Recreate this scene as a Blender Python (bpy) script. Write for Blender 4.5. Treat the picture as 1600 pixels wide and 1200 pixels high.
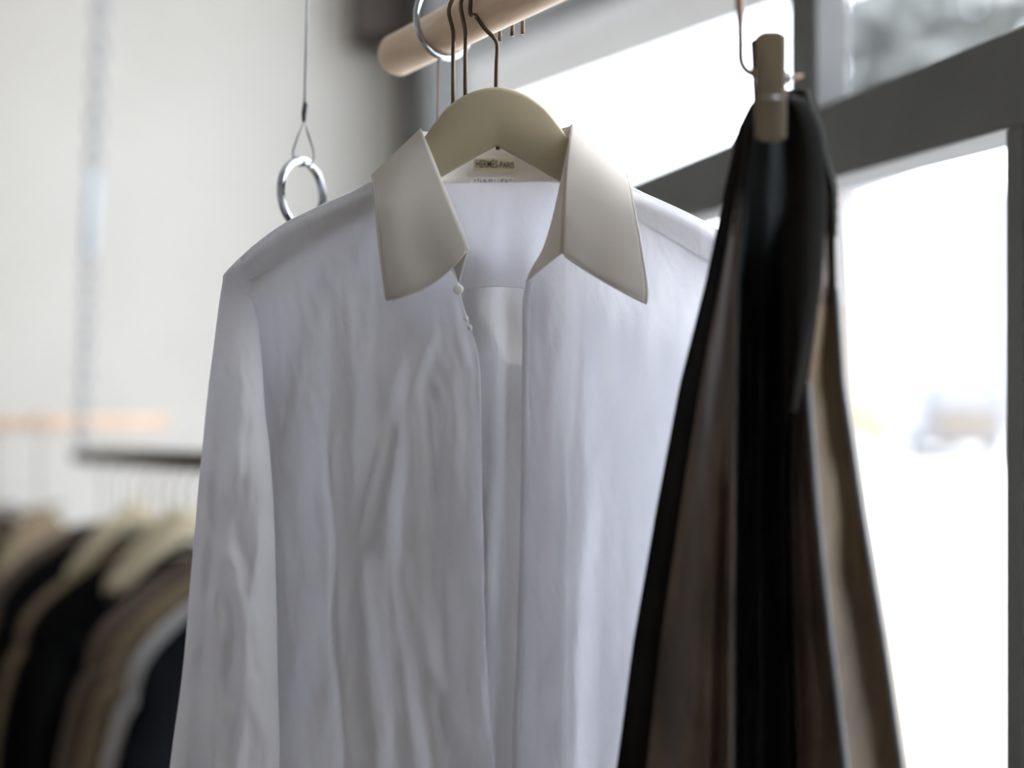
import bpy, bmesh, math, random
import numpy as np
from mathutils import Vector, Matrix, noise

for o in list(bpy.data.objects):
    bpy.data.objects.remove(o)
random.seed(7)
scene = bpy.context.scene
COL = scene.collection
PI = math.pi

# ------------------------------------------------------------------ camera
F = 1600 * 50 / 36.0          # focal length in pixels of a 1600x1200 frame
EYE = 1.5                     # camera height above the floor
cam_d = bpy.data.cameras.new('camera')
cam = bpy.data.objects.new('camera', cam_d)
COL.objects.link(cam)
cam.location = (0, 0, EYE)
cam.rotation_euler = (PI / 2, 0, 0)
cam_d.lens = 50
cam_d.sensor_width = 36
cam_d.clip_start = 0.05
cam_d.dof.use_dof = True
cam_d.dof.focus_distance = 1.045
cam_d.dof.aperture_fstop = 1.75
scene.camera = cam

# ------------------------------------------------------------------ sky and exposure
world = bpy.data.worlds.new('sky')
scene.world = world
world.use_nodes = True
bg = world.node_tree.nodes['Background']
bg.inputs[0].default_value = (0.885, 0.91, 1.0, 1)
bg.inputs[1].default_value = 5.2
sun_d = bpy.data.lights.new('sun', 'SUN')
sun_d.energy = 1.2
sun_d.angle = math.radians(1.0)
sun_d.color = (1.0, 0.93, 0.82)
sun = bpy.data.objects.new('sun', sun_d)
COL.objects.link(sun)
sun.rotation_euler = Vector((-0.24, -0.62, -0.90)).to_track_quat('-Z', 'Y').to_euler()
vs = scene.view_settings
vs.view_transform = 'Standard'
vs.look = 'None'
vs.exposure = 0.70
vs.gamma = 1.0
vs.use_curve_mapping = False


# ------------------------------------------------------------------ helpers
def W(px, py, d):
    """pixel direction of the 1600x1200 frame at a depth d (metres along y)"""
    return Vector((d * (px - 800) / F, d, EYE + d * (600 - py) / F))


def meta(o, label=None, cat=None, group=None, kind=None):
    if label: o['label'] = label
    if cat: o['category'] = cat
    if group: o['group'] = group
    if kind: o['kind'] = kind
    return o


def empty(name, loc=(0, 0, 0)):
    o = bpy.data.objects.new(name, None)
    o.empty_display_size = 0.05
    COL.objects.link(o)
    o.location = loc
    return o


def link(name, me, mats, parent=None):
    o = bpy.data.objects.new(name, me)
    COL.objects.link(o)
    if mats is not None:
        for m in (mats if isinstance(mats, (list, tuple)) else [mats]):
            me.materials.append(m)
    if parent is not None:
        o.parent = parent
        o.matrix_parent_inverse = Matrix.Translation(-Vector(parent.location))
    return o


def from_bm(name, bm, mats, parent=None, smooth=True):
    bmesh.ops.recalc_face_normals(bm, faces=bm.faces[:])
    me = bpy.data.meshes.new(name)
    bm.to_mesh(me)
    bm.free()
    if smooth:
        for p in me.polygons: p.use_smooth = True
    return link(name, me, mats, parent)


def catmull(P, n):
    """n points on a Catmull-Rom curve through P, spaced by chord length"""
    P = np.array([list(p) for p in P], float)
    if len(P) == 2:
        t = np.linspace(0, 1, n)[:, None]
        return P[0] * (1 - t) + P[1] * t
    ch = np.r_[0, np.cumsum(np.maximum(np.linalg.norm(np.diff(P, axis=0), axis=1), 1e-9))]
    m = np.zeros_like(P)
    for i in range(len(P)):
        a, b = max(i - 1, 0), min(i + 1, len(P) - 1)
        m[i] = (P[b] - P[a]) / (ch[b] - ch[a])
    out = []
    for s in np.linspace(0, ch[-1], n):
        i = min(max(np.searchsorted(ch, s, 'right') - 1, 0), len(P) - 2)
        h = ch[i + 1] - ch[i]
        t = (s - ch[i]) / h
        out.append((2 * t**3 - 3 * t**2 + 1) * P[i] + (t**3 - 2 * t**2 + t) * h * m[i]
                   + (-2 * t**3 + 3 * t**2) * P[i + 1] + (t**3 - t**2) * h * m[i + 1])
    return np.array(out)


def lut(y, tab):
    """piecewise linear table lookup with extrapolation, softened"""
    xs = [t[0] for t in tab]
    if y <= xs[0]: return tab[0][1]
    for (a, va), (b, vb) in zip(tab, tab[1:]):
        if y <= b:
            return va + (vb - va) * (y - a) / (b - a)
    (a, va), (b, vb) = tab[-2], tab[-1]
    return vb + (vb - va) / (b - a) * (y - b)


def sstep(a, b, x):
    t = min(max((x - a) / (b - a), 0), 1)
    return t * t * (3 - 2 * t)


def grid_mesh(name, G, mats, parent=None, matfn=None, close_u=False, thick=0, smooth=True):
    """G[v][u] of Vectors"""
    nv, nu = len(G), len(G[0])
    vs_ = [tuple(p) for r in G for p in r]
    fs = []
    mi = []
    for j in range(nv - 1):
        for i in range(nu if close_u else nu - 1):
            k = (i + 1) % nu
            fs.append((j * nu + i, j * nu + k, (j + 1) * nu + k, (j + 1) * nu + i))
            mi.append(matfn(i, j) if matfn else 0)
    me = bpy.data.meshes.new(name)
    me.from_pydata(vs_, [], fs)
    for p, m in zip(me.polygons, mi):
        p.use_smooth = smooth
        p.material_index = m
    o = link(name, me, mats, parent)
    if thick:
        md = o.modifiers.new('thickness', 'SOLIDIFY')
        md.thickness = thick
        md.offset = 0
    return o


def add_tube(bm, pts, r, seg=10, closed=False, n=None):
    P = [Vector(p) for p in (catmull(pts, n) if n else pts)]
    rings = []
    prev = None
    N = len(P)
    for i, p in enumerate(P):
        if closed:
            t = (P[(i + 1) % N] - P[i - 1]).normalized()
        else:
            t = (P[min(i + 1, N - 1)] - P[max(i - 1, 0)]).normalized()
        if prev is None:
            a = Vector((0, 0, 1)) if abs(t.z) < 0.9 else Vector((1, 0, 0))
            nrm = (a - t * a.dot(t)).normalized()
        else:
            nrm = (prev - t * prev.dot(t)).normalized()
        prev = nrm
        b = t.cross(nrm)
        rr = r[i] if isinstance(r, (list, tuple)) else r
        rings.append([bm.verts.new(p + (nrm * math.cos(2 * PI * k / seg) + b * math.sin(2 * PI * k / seg)) * rr) for k in range(seg)])
    for i in range(N if closed else N - 1):
        A, B = rings[i], rings[(i + 1) % N]
        if closed and i == N - 1:      # match the twist of the last ring
            best = min(range(seg), key=lambda s: (A[0].co - B[s].co).length)
            B = B[best:] + B[:best]
        for k in range(seg):
            bm.faces.new((A[k], A[(k + 1) % seg], B[(k + 1) % seg], B[k]))
    if not closed:
        bm.faces.new(rings[0][::-1])
        bm.faces.new(rings[-1])


def tube(name, pts, r, mats, parent=None, seg=10, closed=False, n=None):
    bm = bmesh.new()
    add_tube(bm, pts, r, seg, closed, n)
    return from_bm(name, bm, mats, parent)


def add_box(bm, M, sx, sy, sz, bev=0.0, seg=2):
    """box centred on the matrix M"""
    r = bmesh.ops.create_cube(bm, size=1.0)
    bmesh.ops.scale(bm, vec=(sx, sy, sz), verts=r['verts'])
    if bev:
        es = list({e for v in r['verts'] for e in v.link_edges})
        rb = bmesh.ops.bevel(bm, geom=es, offset=bev, segments=seg, affect='EDGES', profile=0.5)
        vs_ = list({v for f in rb['faces'] for v in f.verts} | {v for v in r['verts'] if v.is_valid})
    else:
        vs_ = r['verts']
    bmesh.ops.transform(bm, matrix=M, verts=vs_)


def box(name, c, size, mats, parent=None, rz=0, bev=0.0, smooth=False):
    bm = bmesh.new()
    add_box(bm, Matrix.Translation(Vector(c)) @ Matrix.Rotation(rz, 4, 'Z'), *size, bev=bev)
    return from_bm(name, bm, mats, parent, smooth)


# ------------------------------------------------------------------ materials
def mat(name, c1, c2=None, scale=8.0, rough=0.6, bump=0.0, bscale=60.0, metal=0.0, sheen=0.0, stretch=(1, 1, 1), spec=0.5, lo=0.35, hi=0.65):
    m = bpy.data.materials.new(name)
    m.use_nodes = True
    nt = m.node_tree
    N, L = nt.nodes, nt.links
    b = N['Principled BSDF']
    b.inputs['Roughness'].default_value = rough
    b.inputs['Metallic'].default_value = metal
    b.inputs['Specular IOR Level'].default_value = spec
    if sheen:
        b.inputs['Sheen Weight'].default_value = sheen
        b.inputs['Sheen Roughness'].default_value = 0.35
    tc = N.new('ShaderNodeTexCoord')
    mp = N.new('ShaderNodeMapping')
    mp.inputs['Scale'].default_value = stretch
    L.new(tc.outputs['Object'], mp.inputs['Vector'])
    ns = N.new('ShaderNodeTexNoise')
    ns.inputs['Scale'].default_value = scale
    ns.inputs['Detail'].default_value = 5
    L.new(mp.outputs[0], ns.inputs['Vector'])
    cr = N.new('ShaderNodeValToRGB')
    c2 = c2 or tuple(min(1, x * 0.88) for x in c1)
    cr.color_ramp.elements[0].position = lo
    cr.color_ramp.elements[1].position = hi
    cr.color_ramp.elements[0].color = (*c1, 1)
    cr.color_ramp.elements[1].color = (*c2, 1)
    L.new(ns.outputs['Fac'], cr.inputs[0])
    L.new(cr.outputs[0], b.inputs['Base Color'])
    if bump:
        n2 = N.new('ShaderNodeTexNoise')
        n2.inputs['Scale'].default_value = bscale
        n2.inputs['Detail'].default_value = 4
        L.new(mp.outputs[0], n2.inputs['Vector'])
        bp = N.new('ShaderNodeBump')
        bp.inputs['Strength'].default_value = bump
        bp.inputs['Distance'].default_value = 0.002
        L.new(n2.outputs['Fac'], bp.inputs['Height'])
        L.new(bp.outputs[0], b.inputs['Normal'])
    return m


def cotton(name, col, trans, tcol=None, crumple_=0.5):
    """thin woven cotton that lets light through"""
    m = bpy.data.materials.new(name)
    m.use_nodes = True
    nt = m.node_tree
    N, L = nt.nodes, nt.links
    N.remove(N['Principled BSDF'])
    out = N['Material Output']
    tc = N.new('ShaderNodeTexCoord')
    ns = N.new('ShaderNodeTexNoise')
    ns.inputs['Scale'].default_value = 9
    ns.inputs['Detail'].default_value = 6
    L.new(tc.outputs['Object'], ns.inputs['Vector'])
    mx = N.new('ShaderNodeMix')
    mx.data_type = 'RGBA'
    mx.inputs['A'].default_value = (*col, 1)
    mx.inputs['B'].default_value = (*[c * 0.95 for c in col], 1)
    L.new(ns.outputs['Fac'], mx.inputs['Factor'])
    # crumple relief: noise drawn out along the grain of the cloth
    mp = N.new('ShaderNodeMapping')
    mp.inputs['Scale'].default_value = (1.0, 1.0, 0.35)
    mp.inputs['Rotation'].default_value = (0, 0.22, 0)
    L.new(tc.outputs['Object'], mp.inputs['Vector'])
    n2 = N.new('ShaderNodeTexNoise')
    n2.inputs['Scale'].default_value = 38
    n2.inputs['Detail'].default_value = 4
    n2.inputs['Distortion'].default_value = 0.6
    L.new(mp.outputs[0], n2.inputs['Vector'])
    bp = N.new('ShaderNodeBump')
    bp.inputs['Strength'].default_value = crumple_
    bp.inputs['Distance'].default_value = 0.004
    L.new(n2.outputs['Fac'], bp.inputs['Height'])
    df = N.new('ShaderNodeBsdfDiffuse')
    tr = N.new('ShaderNodeBsdfTranslucent')
    tr.inputs['Color'].default_value = (*(tcol or col), 1)
    L.new(mx.outputs['Result'], df.inputs['Color'])
    L.new(bp.outputs[0], df.inputs['Normal'])
    L.new(bp.outputs[0], tr.inputs['Normal'])
    ms = N.new('ShaderNodeMixShader')
    ms.inputs[0].default_value = trans
    L.new(df.outputs[0], ms.inputs[1])
    L.new(tr.outputs[0], ms.inputs[2])
    L.new(ms.outputs[0], out.inputs['Surface'])
    return m


def glass_mat():
    m = bpy.data.materials.new('window_glass')
    m.use_nodes = True
    nt = m.node_tree
    N, L = nt.nodes, nt.links
    N.remove(N['Principled BSDF'])
    t = N.new('ShaderNodeBsdfTransparent')
    t.inputs[0].default_value = (0.95, 0.97, 0.97, 1)
    g = N.new('ShaderNodeBsdfGlossy')
    g.inputs['Roughness'].default_value = 0.03
    ms = N.new('ShaderNodeMixShader')
    ms.inputs[0].default_value = 0.04
    L.new(t.outputs[0], ms.inputs[1])
    L.new(g.outputs[0], ms.inputs[2])
    L.new(ms.outputs[0], N['Material Output'].inputs['Surface'])
    return m


M_wall = mat('white_plaster', (0.605, 0.59, 0.55), (0.575, 0.56, 0.52), scale=3, rough=0.9, bump=0.15, bscale=40)
M_roomwall = mat('room_plaster', (0.74, 0.72, 0.69), (0.70, 0.68, 0.65), scale=3, rough=0.9)
M_ceil = mat('ceiling_paint', (0.78, 0.77, 0.75), scale=3, rough=0.9)
M_floor = mat('floor_boards', (0.24, 0.17, 0.11), (0.17, 0.115, 0.07), scale=5, rough=0.5, stretch=(1, 8, 1))
M_frame = mat('grey_frame_paint', (0.085, 0.085, 0.08), (0.06, 0.06, 0.058), scale=6, rough=0.55, bump=0.2, bscale=30)
M_glass = glass_mat()
M_shirt = cotton('white_cotton', (0.88, 0.86, 0.84), 0.55, (0.84, 0.855, 0.92))
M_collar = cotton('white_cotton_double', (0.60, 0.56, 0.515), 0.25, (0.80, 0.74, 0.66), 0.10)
M_rod = mat('pale_turned_wood', (0.76, 0.58, 0.42), (0.63, 0.47, 0.335), scale=14, rough=0.5, stretch=(1, 1, 6), bump=0.1)
M_hanger = mat('cream_lacquer', (0.375, 0.32, 0.215), (0.355, 0.30, 0.20), scale=5, rough=0.38)
M_bronze = mat('bronze_wire', (0.13, 0.095, 0.06), (0.09, 0.065, 0.045), scale=30, rough=0.35, metal=0.8)
M_steel = mat('steel_wire', (0.30, 0.30, 0.30), (0.22, 0.22, 0.22), scale=40, rough=0.4, metal=0.8)
M_dark = mat('dark_crimp', (0.03, 0.035, 0.04), scale=20, rough=0.5)
M_chrome = mat('chrome', (0.50, 0.53, 0.57), (0.42, 0.45, 0.49), scale=20, rough=0.07, metal=1.0)
M_copper = mat('copper_wire', (0.16, 0.075, 0.05), (0.12, 0.06, 0.04), scale=30, rough=0.35, metal=0.85)
M_clip = mat('weathered_clip_wood', (0.175, 0.135, 0.082), (0.12, 0.095, 0.06), scale=30, rough=0.6, stretch=(3, 3, 0.5), bump=0.3)
M_label = mat('woven_label', (0.50, 0.43, 0.30), (0.46, 0.39, 0.27), scale=90, rough=0.8)
M_ink = mat('dark_thread', (0.012, 0.014, 0.018), scale=50, rough=0.8)
M_inkgrey = mat('grey_thread', (0.16, 0.15, 0.16), scale=50, rough=0.8)
M_tab = mat('white_tab', (0.80, 0.77, 0.73), scale=50, rough=0.8)
M_button = mat('pearl_button', (0.85, 0.85, 0.83), scale=30, rough=0.25)
M_velvet_black = mat('black_cloth', (0.006, 0.0055, 0.005), (0.010, 0.009, 0.007), scale=20, rough=0.8, spec=0.06)
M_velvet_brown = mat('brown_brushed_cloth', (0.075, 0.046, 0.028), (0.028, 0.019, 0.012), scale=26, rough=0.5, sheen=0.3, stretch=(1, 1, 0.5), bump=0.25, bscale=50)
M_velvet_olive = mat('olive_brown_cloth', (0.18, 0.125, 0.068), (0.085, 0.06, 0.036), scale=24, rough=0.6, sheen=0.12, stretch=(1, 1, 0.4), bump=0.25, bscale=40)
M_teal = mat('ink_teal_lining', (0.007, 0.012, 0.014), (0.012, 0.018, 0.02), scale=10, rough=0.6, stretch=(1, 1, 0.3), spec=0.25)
M_railwood = mat('light_rail_wood', (0.66, 0.47, 0.33), (0.58, 0.40, 0.27), scale=12, rough=0.55)
M_darkrod = mat('dark_stained_rod', (0.055, 0.038, 0.022), (0.04, 0.028, 0.017), scale=14, rough=0.55)
M_chain = mat('zinc_chain', (0.36, 0.36, 0.37), (0.28, 0.28, 0.30), scale=30, rough=0.4, metal=0.5)
M_zinc = mat('blue_zinc', (0.36, 0.41, 0.45), (0.30, 0.35, 0.39), scale=30, rough=0.4, metal=0.4)
M_gb = mat('black_wool', (0.003, 0.003, 0.003), (0.005, 0.005, 0.005), scale=20, rough=0.9, spec=0.03)
M_gt = mat('tan_wool', (0.16, 0.12, 0.07), (0.12, 0.09, 0.055), scale=20, rough=0.9)
M_gbrown = mat('taupe_wool', (0.095, 0.066, 0.048), (0.065, 0.047, 0.034), scale=14, rough=0.9, stretch=(1, 1, 0.3))
M_gw = mat('pale_grey_cotton', (0.34, 0.33, 0.33), scale=14, rough=0.9)
M_gblue = mat('black_blue_wool', (0.003, 0.0035, 0.0045), (0.005, 0.0055, 0.007), scale=14, rough=0.9, spec=0.03)
M_concrete = mat('street_concrete', (0.62, 0.60, 0.57), (0.55, 0.53, 0.51), scale=2, rough=0.9)
M_facade = mat('pale_render', (0.27, 0.28, 0.295), (0.25, 0.26, 0.275), scale=1, rough=0.9)
M_fwin = mat('facade_glass', (0.19, 0.20, 0.215), (0.21, 0.22, 0.235), scale=0.6, rough=0.25)
M_awning = mat('grey_awning_canvas', (0.135, 0.13, 0.125), (0.12, 0.115, 0.11), scale=3, rough=0.9)
M_leaf = mat('dusty_leaf', (0.12, 0.125, 0.12), (0.17, 0.175, 0.165), scale=3, rough=0.6)
M_yellow = mat('yellow_leaf', (0.40, 0.37, 0.18), (0.45, 0.42, 0.25), scale=3, rough=0.7)
M_bark = mat('bark', (0.14, 0.11, 0.09), scale=6, rough=0.9)
M_van = mat('van_paint', (0.11, 0.115, 0.135), scale=1, rough=0.3)
M_vantan = mat('tan_panel', (0.14, 0.115, 0.09), scale=1, rough=0.5)
M_tyre = mat('tyre', (0.03, 0.03, 0.03), scale=4, rough=0.8)
M_dark_block = mat('dark_brown_block', (0.06, 0.045, 0.035), (0.045, 0.034, 0.027), scale=10, rough=0.7)

# ------------------------------------------------------------------ room shell
# the shop window runs away to the left; its own axes: s along it, d outwards, z up
AX = Vector((0.336, 1.45, 0))
WD = Vector((-0.269, 0.963, 0)).normalized()
WN = Vector((WD.y, -WD.x, 0))                 # towards the street
WROT = math.atan2(WD.y, WD.x)


def S(s, d, z):                               # z above the camera's height
    return AX + WD * s + WN * d + Vector((0, 0, EYE + z))


def wbox(name, s0, s1, d0, d1, z0, z1, m, parent=None, bev=0.0):
    c = S((s0 + s1) / 2, (d0 + d1) / 2, (z0 + z1) / 2)
    return box(name, c, (abs(s1 - s0), abs(d1 - d0), abs(z1 - z0)), m, parent, rz=WROT, bev=bev)


FAR = 2.22
NEAR = -2.4
DEEP = -3.6
FL = -EYE
CE = 1.35
o = wbox('floor', NEAR - 0.1, FAR + 0.1, DEEP - 0.1, 0.06, FL - 0.1, FL, M_floor); meta(o, kind='structure')
o = wbox('ceiling', NEAR - 0.1, FAR + 0.1, DEEP - 0.1, 0.06, CE, CE + 0.1, M_ceil); meta(o, kind='structure')
o = wbox('wall_far', FAR, FAR + 0.1, DEEP, 0.06, FL, CE, M_wall); meta(o, kind='structure')
o = wbox('wall_left', NEAR, FAR, DEEP - 0.1, DEEP, FL, CE, M_roomwall); meta(o, kind='structure')
o = wbox('wall_back', NEAR - 0.1, NEAR, DEEP, 0.06, FL, CE, M_roomwall); meta(o, kind='structure')
o = wbox('trim_1', FAR - 0.015, FAR, DEEP, -0.02, FL, FL + 0.09, M_wall); meta(o, kind='structure')

win = empty('window_1', S(0, 0, FL)); meta(win, kind='structure')
TL, TU = 0.212, 0.2924
HEAD = 1.22
wbox('transom', -0.87, FAR, -0.0, 0.06, TL, TU, M_frame, win, bev=0.002)
wbox('head_frame', -0.87, FAR, 0, 0.06, HEAD, CE, M_frame, win)
wbox('sill', -0.87, FAR, 0, 0.06, FL, FL + 0.25, M_frame, win)
wbox('jamb', 1.86, FAR, -0.03, 0.06, FL, CE, M_frame, win)
wbox('jamb', -0.93, -0.87, 0, 0.06, FL, CE, M_frame, win)
o = wbox('wall_right', NEAR, -0.93, 0, 0.06, FL, CE, M_roomwall); meta(o, kind='structure')
wbox('mullion', 0.055, 0.119, 0.0, 0.036, TU, HEAD, M_frame, win, bev=0.002)
wbox('mullion', -0.300, -0.277, 0.0, 0.04, FL + 0.25, TL, M_frame, win, bev=0.002)
wbox('mullion', -0.345, -0.305, 0.012, 0.06, FL + 0.25, TL, M_frame, win, bev=0.002)
wbox('mullion', 0.20, 0.26, 0.0, 0.04, FL + 0.25, TL, M_frame, win, bev=0.002)
for (a, b, z0, z1) in ((0.119, 1.86, TU, HEAD), (-0.87, 0.055, TU, HEAD),
                       (0.26, 1.86, FL + .25, TL), (-0.277, 0.20, FL + .25, TL), (-0.87, -0.345, FL + .25, TL)):
    wbox('pane', a, b, 0.037, 0.041, z0, z1, M_glass, win)

# ------------------------------------------------------------------ the street outside
o = box('ground_street', (20, 25, -0.16), (90, 90, 0.1), M_concrete, rz=WROT); meta(o, kind='structure')


def facade(name, c, w, dpt, h, rz, m, label, rows, cols, cat='building'):
    root = empty(name, (c[0], c[1], -0.11))
    meta(root, label, cat)
    R = Matrix.Rotation(rz, 4, 'Z')
    base = Vector((c[0], c[1], -0.11))
    box('wall', base + Vector((0, 0, h / 2)), (w, dpt, h), m, root, rz=rz)
    for r in range(rows):
        for k in range(cols):
            x = -w / 2 + w * (k + 0.5) / cols
            z = h * (r + 0.55) / rows
            p = base + R @ Vector((x, -dpt / 2 - 0.02, z))
            box('window_pane', p, (w / cols * 0.55, 0.1, h / rows * 0.5), M_fwin, root, rz=rz)
    box('cornice', base + R @ Vector((0, -dpt / 2 - 0.1, h - 0.15)), (w + 0.2, 0.3, 0.3), m, root, rz=rz)
    return root


facade('street_building', (16.5, 46.0), 16, 6, 7.6, 0.0, M_facade, 'pale blurred building across the street, seen through the lower pane', 2, 6)

# parked van, a tan and grey blur beyond the lower pane
v = empty('parked_van', (8.7, 29.5, -0.11)); meta(v, 'grey parked van blurred in the street beyond the window', 'van')
box('body', (8.7, 29.5, 0.95), (1.75, 4.4, 1.5), M_van, v, bev=0.15)
box('rear_panel', (8.7, 27.28, 0.75), (1.2, 0.06, 0.6), M_vantan, v, bev=0.02)
box('rear_window', (8.7, 27.28, 1.35), (1.3, 0.05, 0.42), M_fwin, v, bev=0.02)
for sx in (-0.8, 0.8):
    for sy in (-1.4, 1.4):
        tube('wheel', [(8.7 + sx - 0.1, 29.5 + sy, 0.22), (8.7 + sx + 0.1, 29.5 + sy, 0.22)], 0.33, M_tyre, v, seg=20)


def tree(name, base, h, cr, label, m, nleaf, cat='tree', trunk=0.12, sq=(1, 1, 0.75), leaf=0.22, lean=(0, 0, 0), bend=0.5):
    root = empty(name, base); meta(root, label, cat)
    b = Vector(base)
    tube('trunk', [b, b + Vector((0.05, 0.04, h * bend)), b + Vector((0, 0, h)) + Vector(lean)], [trunk, trunk * .8, trunk * .5], M_bark, root, seg=8)
    bm = bmesh.new()
    rnd = random.Random(len(label))
    for i in range(nleaf):
        while True:
            q = Vector((rnd.uniform(-1, 1), rnd.uniform(-1, 1), rnd.uniform(-1, 1)))
            if q.length < 1: break
        p = b + Vector(lean) + Vector((0, 0, h)) + Vector((q.x * cr * sq[0], q.y * cr * sq[1], q.z * cr * sq[2]))
        a = Vector((rnd.uniform(-1, 1), rnd.uniform(-1, 1), rnd.uniform(-1, 1))).normalized() * leaf
        c = a.orthogonal().normalized() * leaf * 0.45
        vv = [bm.verts.new(p + t) for t in (a, c, -a, -c)]
        bm.faces.new(vv)
    f = from_bm('foliage', bm, m, root); f['kind'] = 'stuff'
    return root


tree('street_tree', (1.755, 8.3, -0.11), 3.55, 0.95, 'dusty green tree blurred beyond the upper right pane', M_leaf, 520, sq=(1.15, 1, 0.5), lean=(1.05, 0, 0), bend=0.75)
tree('yellow_shrub', (6.6, 26.5, -0.11), 1.0, 0.75, 'pale yellow shrub blurred beside the grey van', M_yellow, 300, cat='shrub', trunk=0.05, leaf=0.14)

# awning over the shop front: canvas sheet with a dark bar along its inner edge
RD = Vector((-0.477, 0.879, 0)).normalized()      # direction shared with the clothes rod
RP = Vector((RD.y, -RD.x, 0))                     # square to it: right and away
aw = empty('shop_awning', (0.3, 4.0, EYE + 1.0)); meta(aw, 'light grey canvas awning with dark bar outside the upper window', 'awning')
p0 = Vector((-0.028, 4.18, EYE + 1.0))
ang = math.atan2(RD.y, RD.x)
box('canvas', p0 + RP * 0.10 + RD * -0.4 + Vector((0, 0, 0.02)), (4.2, 0.76, 0.02), M_awning, aw, rz=ang)
box('bar', p0 + RD * -0.4 + RP * -0.02 + Vector((0, 0, -0.02)), (4.2, 0.09, 0.06), M_frame, aw, rz=ang)
for t in (-2.2, 1.4):
    box('bracket', p0 + RD * t + RP * 0.2 + Vector((0, 0, 0.05)), (0.03, 0.5, 0.04), M_frame, aw, rz=ang)

# dark brown block high in the corner
o = box('dark_block', S(FAR - 0.10, -0.09, 1.03), (0.17, 0.13, 0.40), M_dark_block, rz=WROT, bev=0.006)
meta(o, 'dark brown block high in the corner behind the rod end', 'block')

# ------------------------------------------------------------------ clothes rod, rings and wires
R0 = Vector((-0.0988, 1.2, EYE + 0.2765))
RR = 0.0175


def RODP(t):
    return R0 - RD * t


bm = bmesh.new()
add_tube(bm, [RODP(t) for t in (0.0, 0.002, 0.006, 0.2, 0.5, 1.0, 1.5)], [RR * .80, RR * .93, RR, RR, RR, RR, RR], seg=32)
o = from_bm('clothes_rod', bm, M_rod)
meta(o, 'thick pale wooden clothes rod hanging above the white shirt', 'rod')


def ring_pts(c, r, hd, n=48, tilt=0.0):
    up = Vector((0, 0, 1))
    return [c + hd * math.cos(2 * PI * k / n) * r + up * math.sin(2 * PI * k / n) * r for k in range(n)]


RINGR = 0.0275
RT = 0.0026
# ring on the near rod
c1 = RODP(0.095) + Vector((0, 0, RINGR - RT - RR))
hd1 = Vector((0.74, 0.67, 0)).normalized()
g = empty('hanging_ring', c1); meta(g, 'chrome ring holding up the thick wooden rod by a cable', 'ring', 'chrome rings on cables')
tube('ring', ring_pts(c1, RINGR, hd1), RT, M_chrome, g, seg=12, closed=True)
tube('cable', [c1 + Vector((0, 0, RINGR)), c1 + Vector((0, 0, CE - (c1.z - EYE)))], 0.0009, M_steel, g, seg=6)
# thin wire hanging from the rod behind the hanger
d_ = 1.13
o = tube('thin_wire', [W(685, 60, d_), W(684, 185, d_), W(684, 420, d_)], 0.0006, M_copper, seg=6)
meta(o, 'hair-thin wire hanging from the rod left of the dark hooks', 'wire')

# second ring, left of the shirt
d2 = 1.15
c2 = W(472, 303, d2)
hd2 = Vector((0.50, 0.86, 0)).normalized()
g = empty('hanging_ring', c2); meta(g, 'oval-looking chrome ring on wire loop above the shirt shoulder', 'ring', 'chrome rings on cables')
tube('ring', ring_pts(c2, 0.0268, hd2), 0.0034, M_chrome, g, seg=14, closed=True)
top = c2 + Vector((0, 0, 0.0272))
lp = [W(475, 190, d2), W(466, 212, d2), W(458, 236, d2), W(459, 250, d2), W(468, 259, d2), top + Vector((0.002, 0, -0.004)), W(484, 259, d2), W(491, 248, d2), W(490, 234, d2), W(482, 210, d2)]
tube('wire_loop', lp, 0.00095, M_steel, g, seg=8, closed=True)
tube('crimp', [W(476, 158, d2), W(477, 164, d2), W(475, 178, d2), W(475, 190, d2)], [0.0012, 0.0021, 0.0021, 0.0014], M_dark, g, seg=10)
tube('cable', [W(476, 160, d2), W(480, 0, d2), W(484, -160, d2), Vector((W(486, -160, d2).x, d2, EYE + CE))], 0.0009, M_steel, g, seg=8)

# ------------------------------------------------------------------ shirt hanger
D0 = 1.04
PXM = D0 / F


def mirror(pts, c=1550):
    return [(c - p[0], *p[1:]) for p in pts][::-1]


hang = empty('shirt_hanger', W(775, 228, D0)); meta(hang, 'cream arched wooden hanger inside the white shirt', 'hanger')
left_top = [(384, 447), (394, 428), (410, 412), (444, 384), (520, 332), (585, 296), (626, 258), (645, 235), (664, 213), (680, 191), (700, 167), (732, 146), (775, 136)]
left_bot = [(775, 229), (730, 254), (685, 280), (600, 330), (500, 382), (430, 428), (408, 446), (392, 456)]
outl = left_top + mirror(left_top)[1:]
lowr = mirror(left_bot)[:-1] + [(778, 229)] + left_bot[1:]
# smooth the top line and build a rounded board
topc = catmull([(p[0], p[1], 0) for p in outl], 97)
lb = catmull([(p[0], p[1], 0) for p in left_bot], 49)
botc = np.concatenate([lb[::-1], np.array([(1552 - p[0], p[1], 0) for p in lb])[1:]])
TH = 0.0065
rows = []
prof = [(0.0, 0.55), (0.02, 0.85), (0.06, 1.0), (0.5, 1.0), (0.94, 1.0), (0.98, 0.85), (1.0, 0.55)]
G = []
for i in range(97):
    t, b = topc[i], botc[i]
    loop = []
    for f, k in prof:
        loop.append(W(t[0] + (b[0] - t[0]) * f, t[1] + (b[1] - t[1]) * f, D0 - TH * k))
    for f, k in prof[::-1]:
        loop.append(W(t[0] + (b[0] - t[0]) * f, t[1] + (b[1] - t[1]) * f, D0 + TH * k))
    G.append(loop)
hb = grid_mesh('board', G, M_hanger, hang, close_u=True)
hb.data.materials[0] = M_hanger
bm = bmesh.new(); bm.from_mesh(hb.data)
bmesh.ops.holes_fill(bm, edges=[e for e in bm.edges if e.is_boundary])
bmesh.ops.recalc_face_normals(bm, faces=bm.faces[:]); bm.to_mesh(hb.data); bm.free()
for p in hb.data.polygons: p.use_smooth = True
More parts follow.
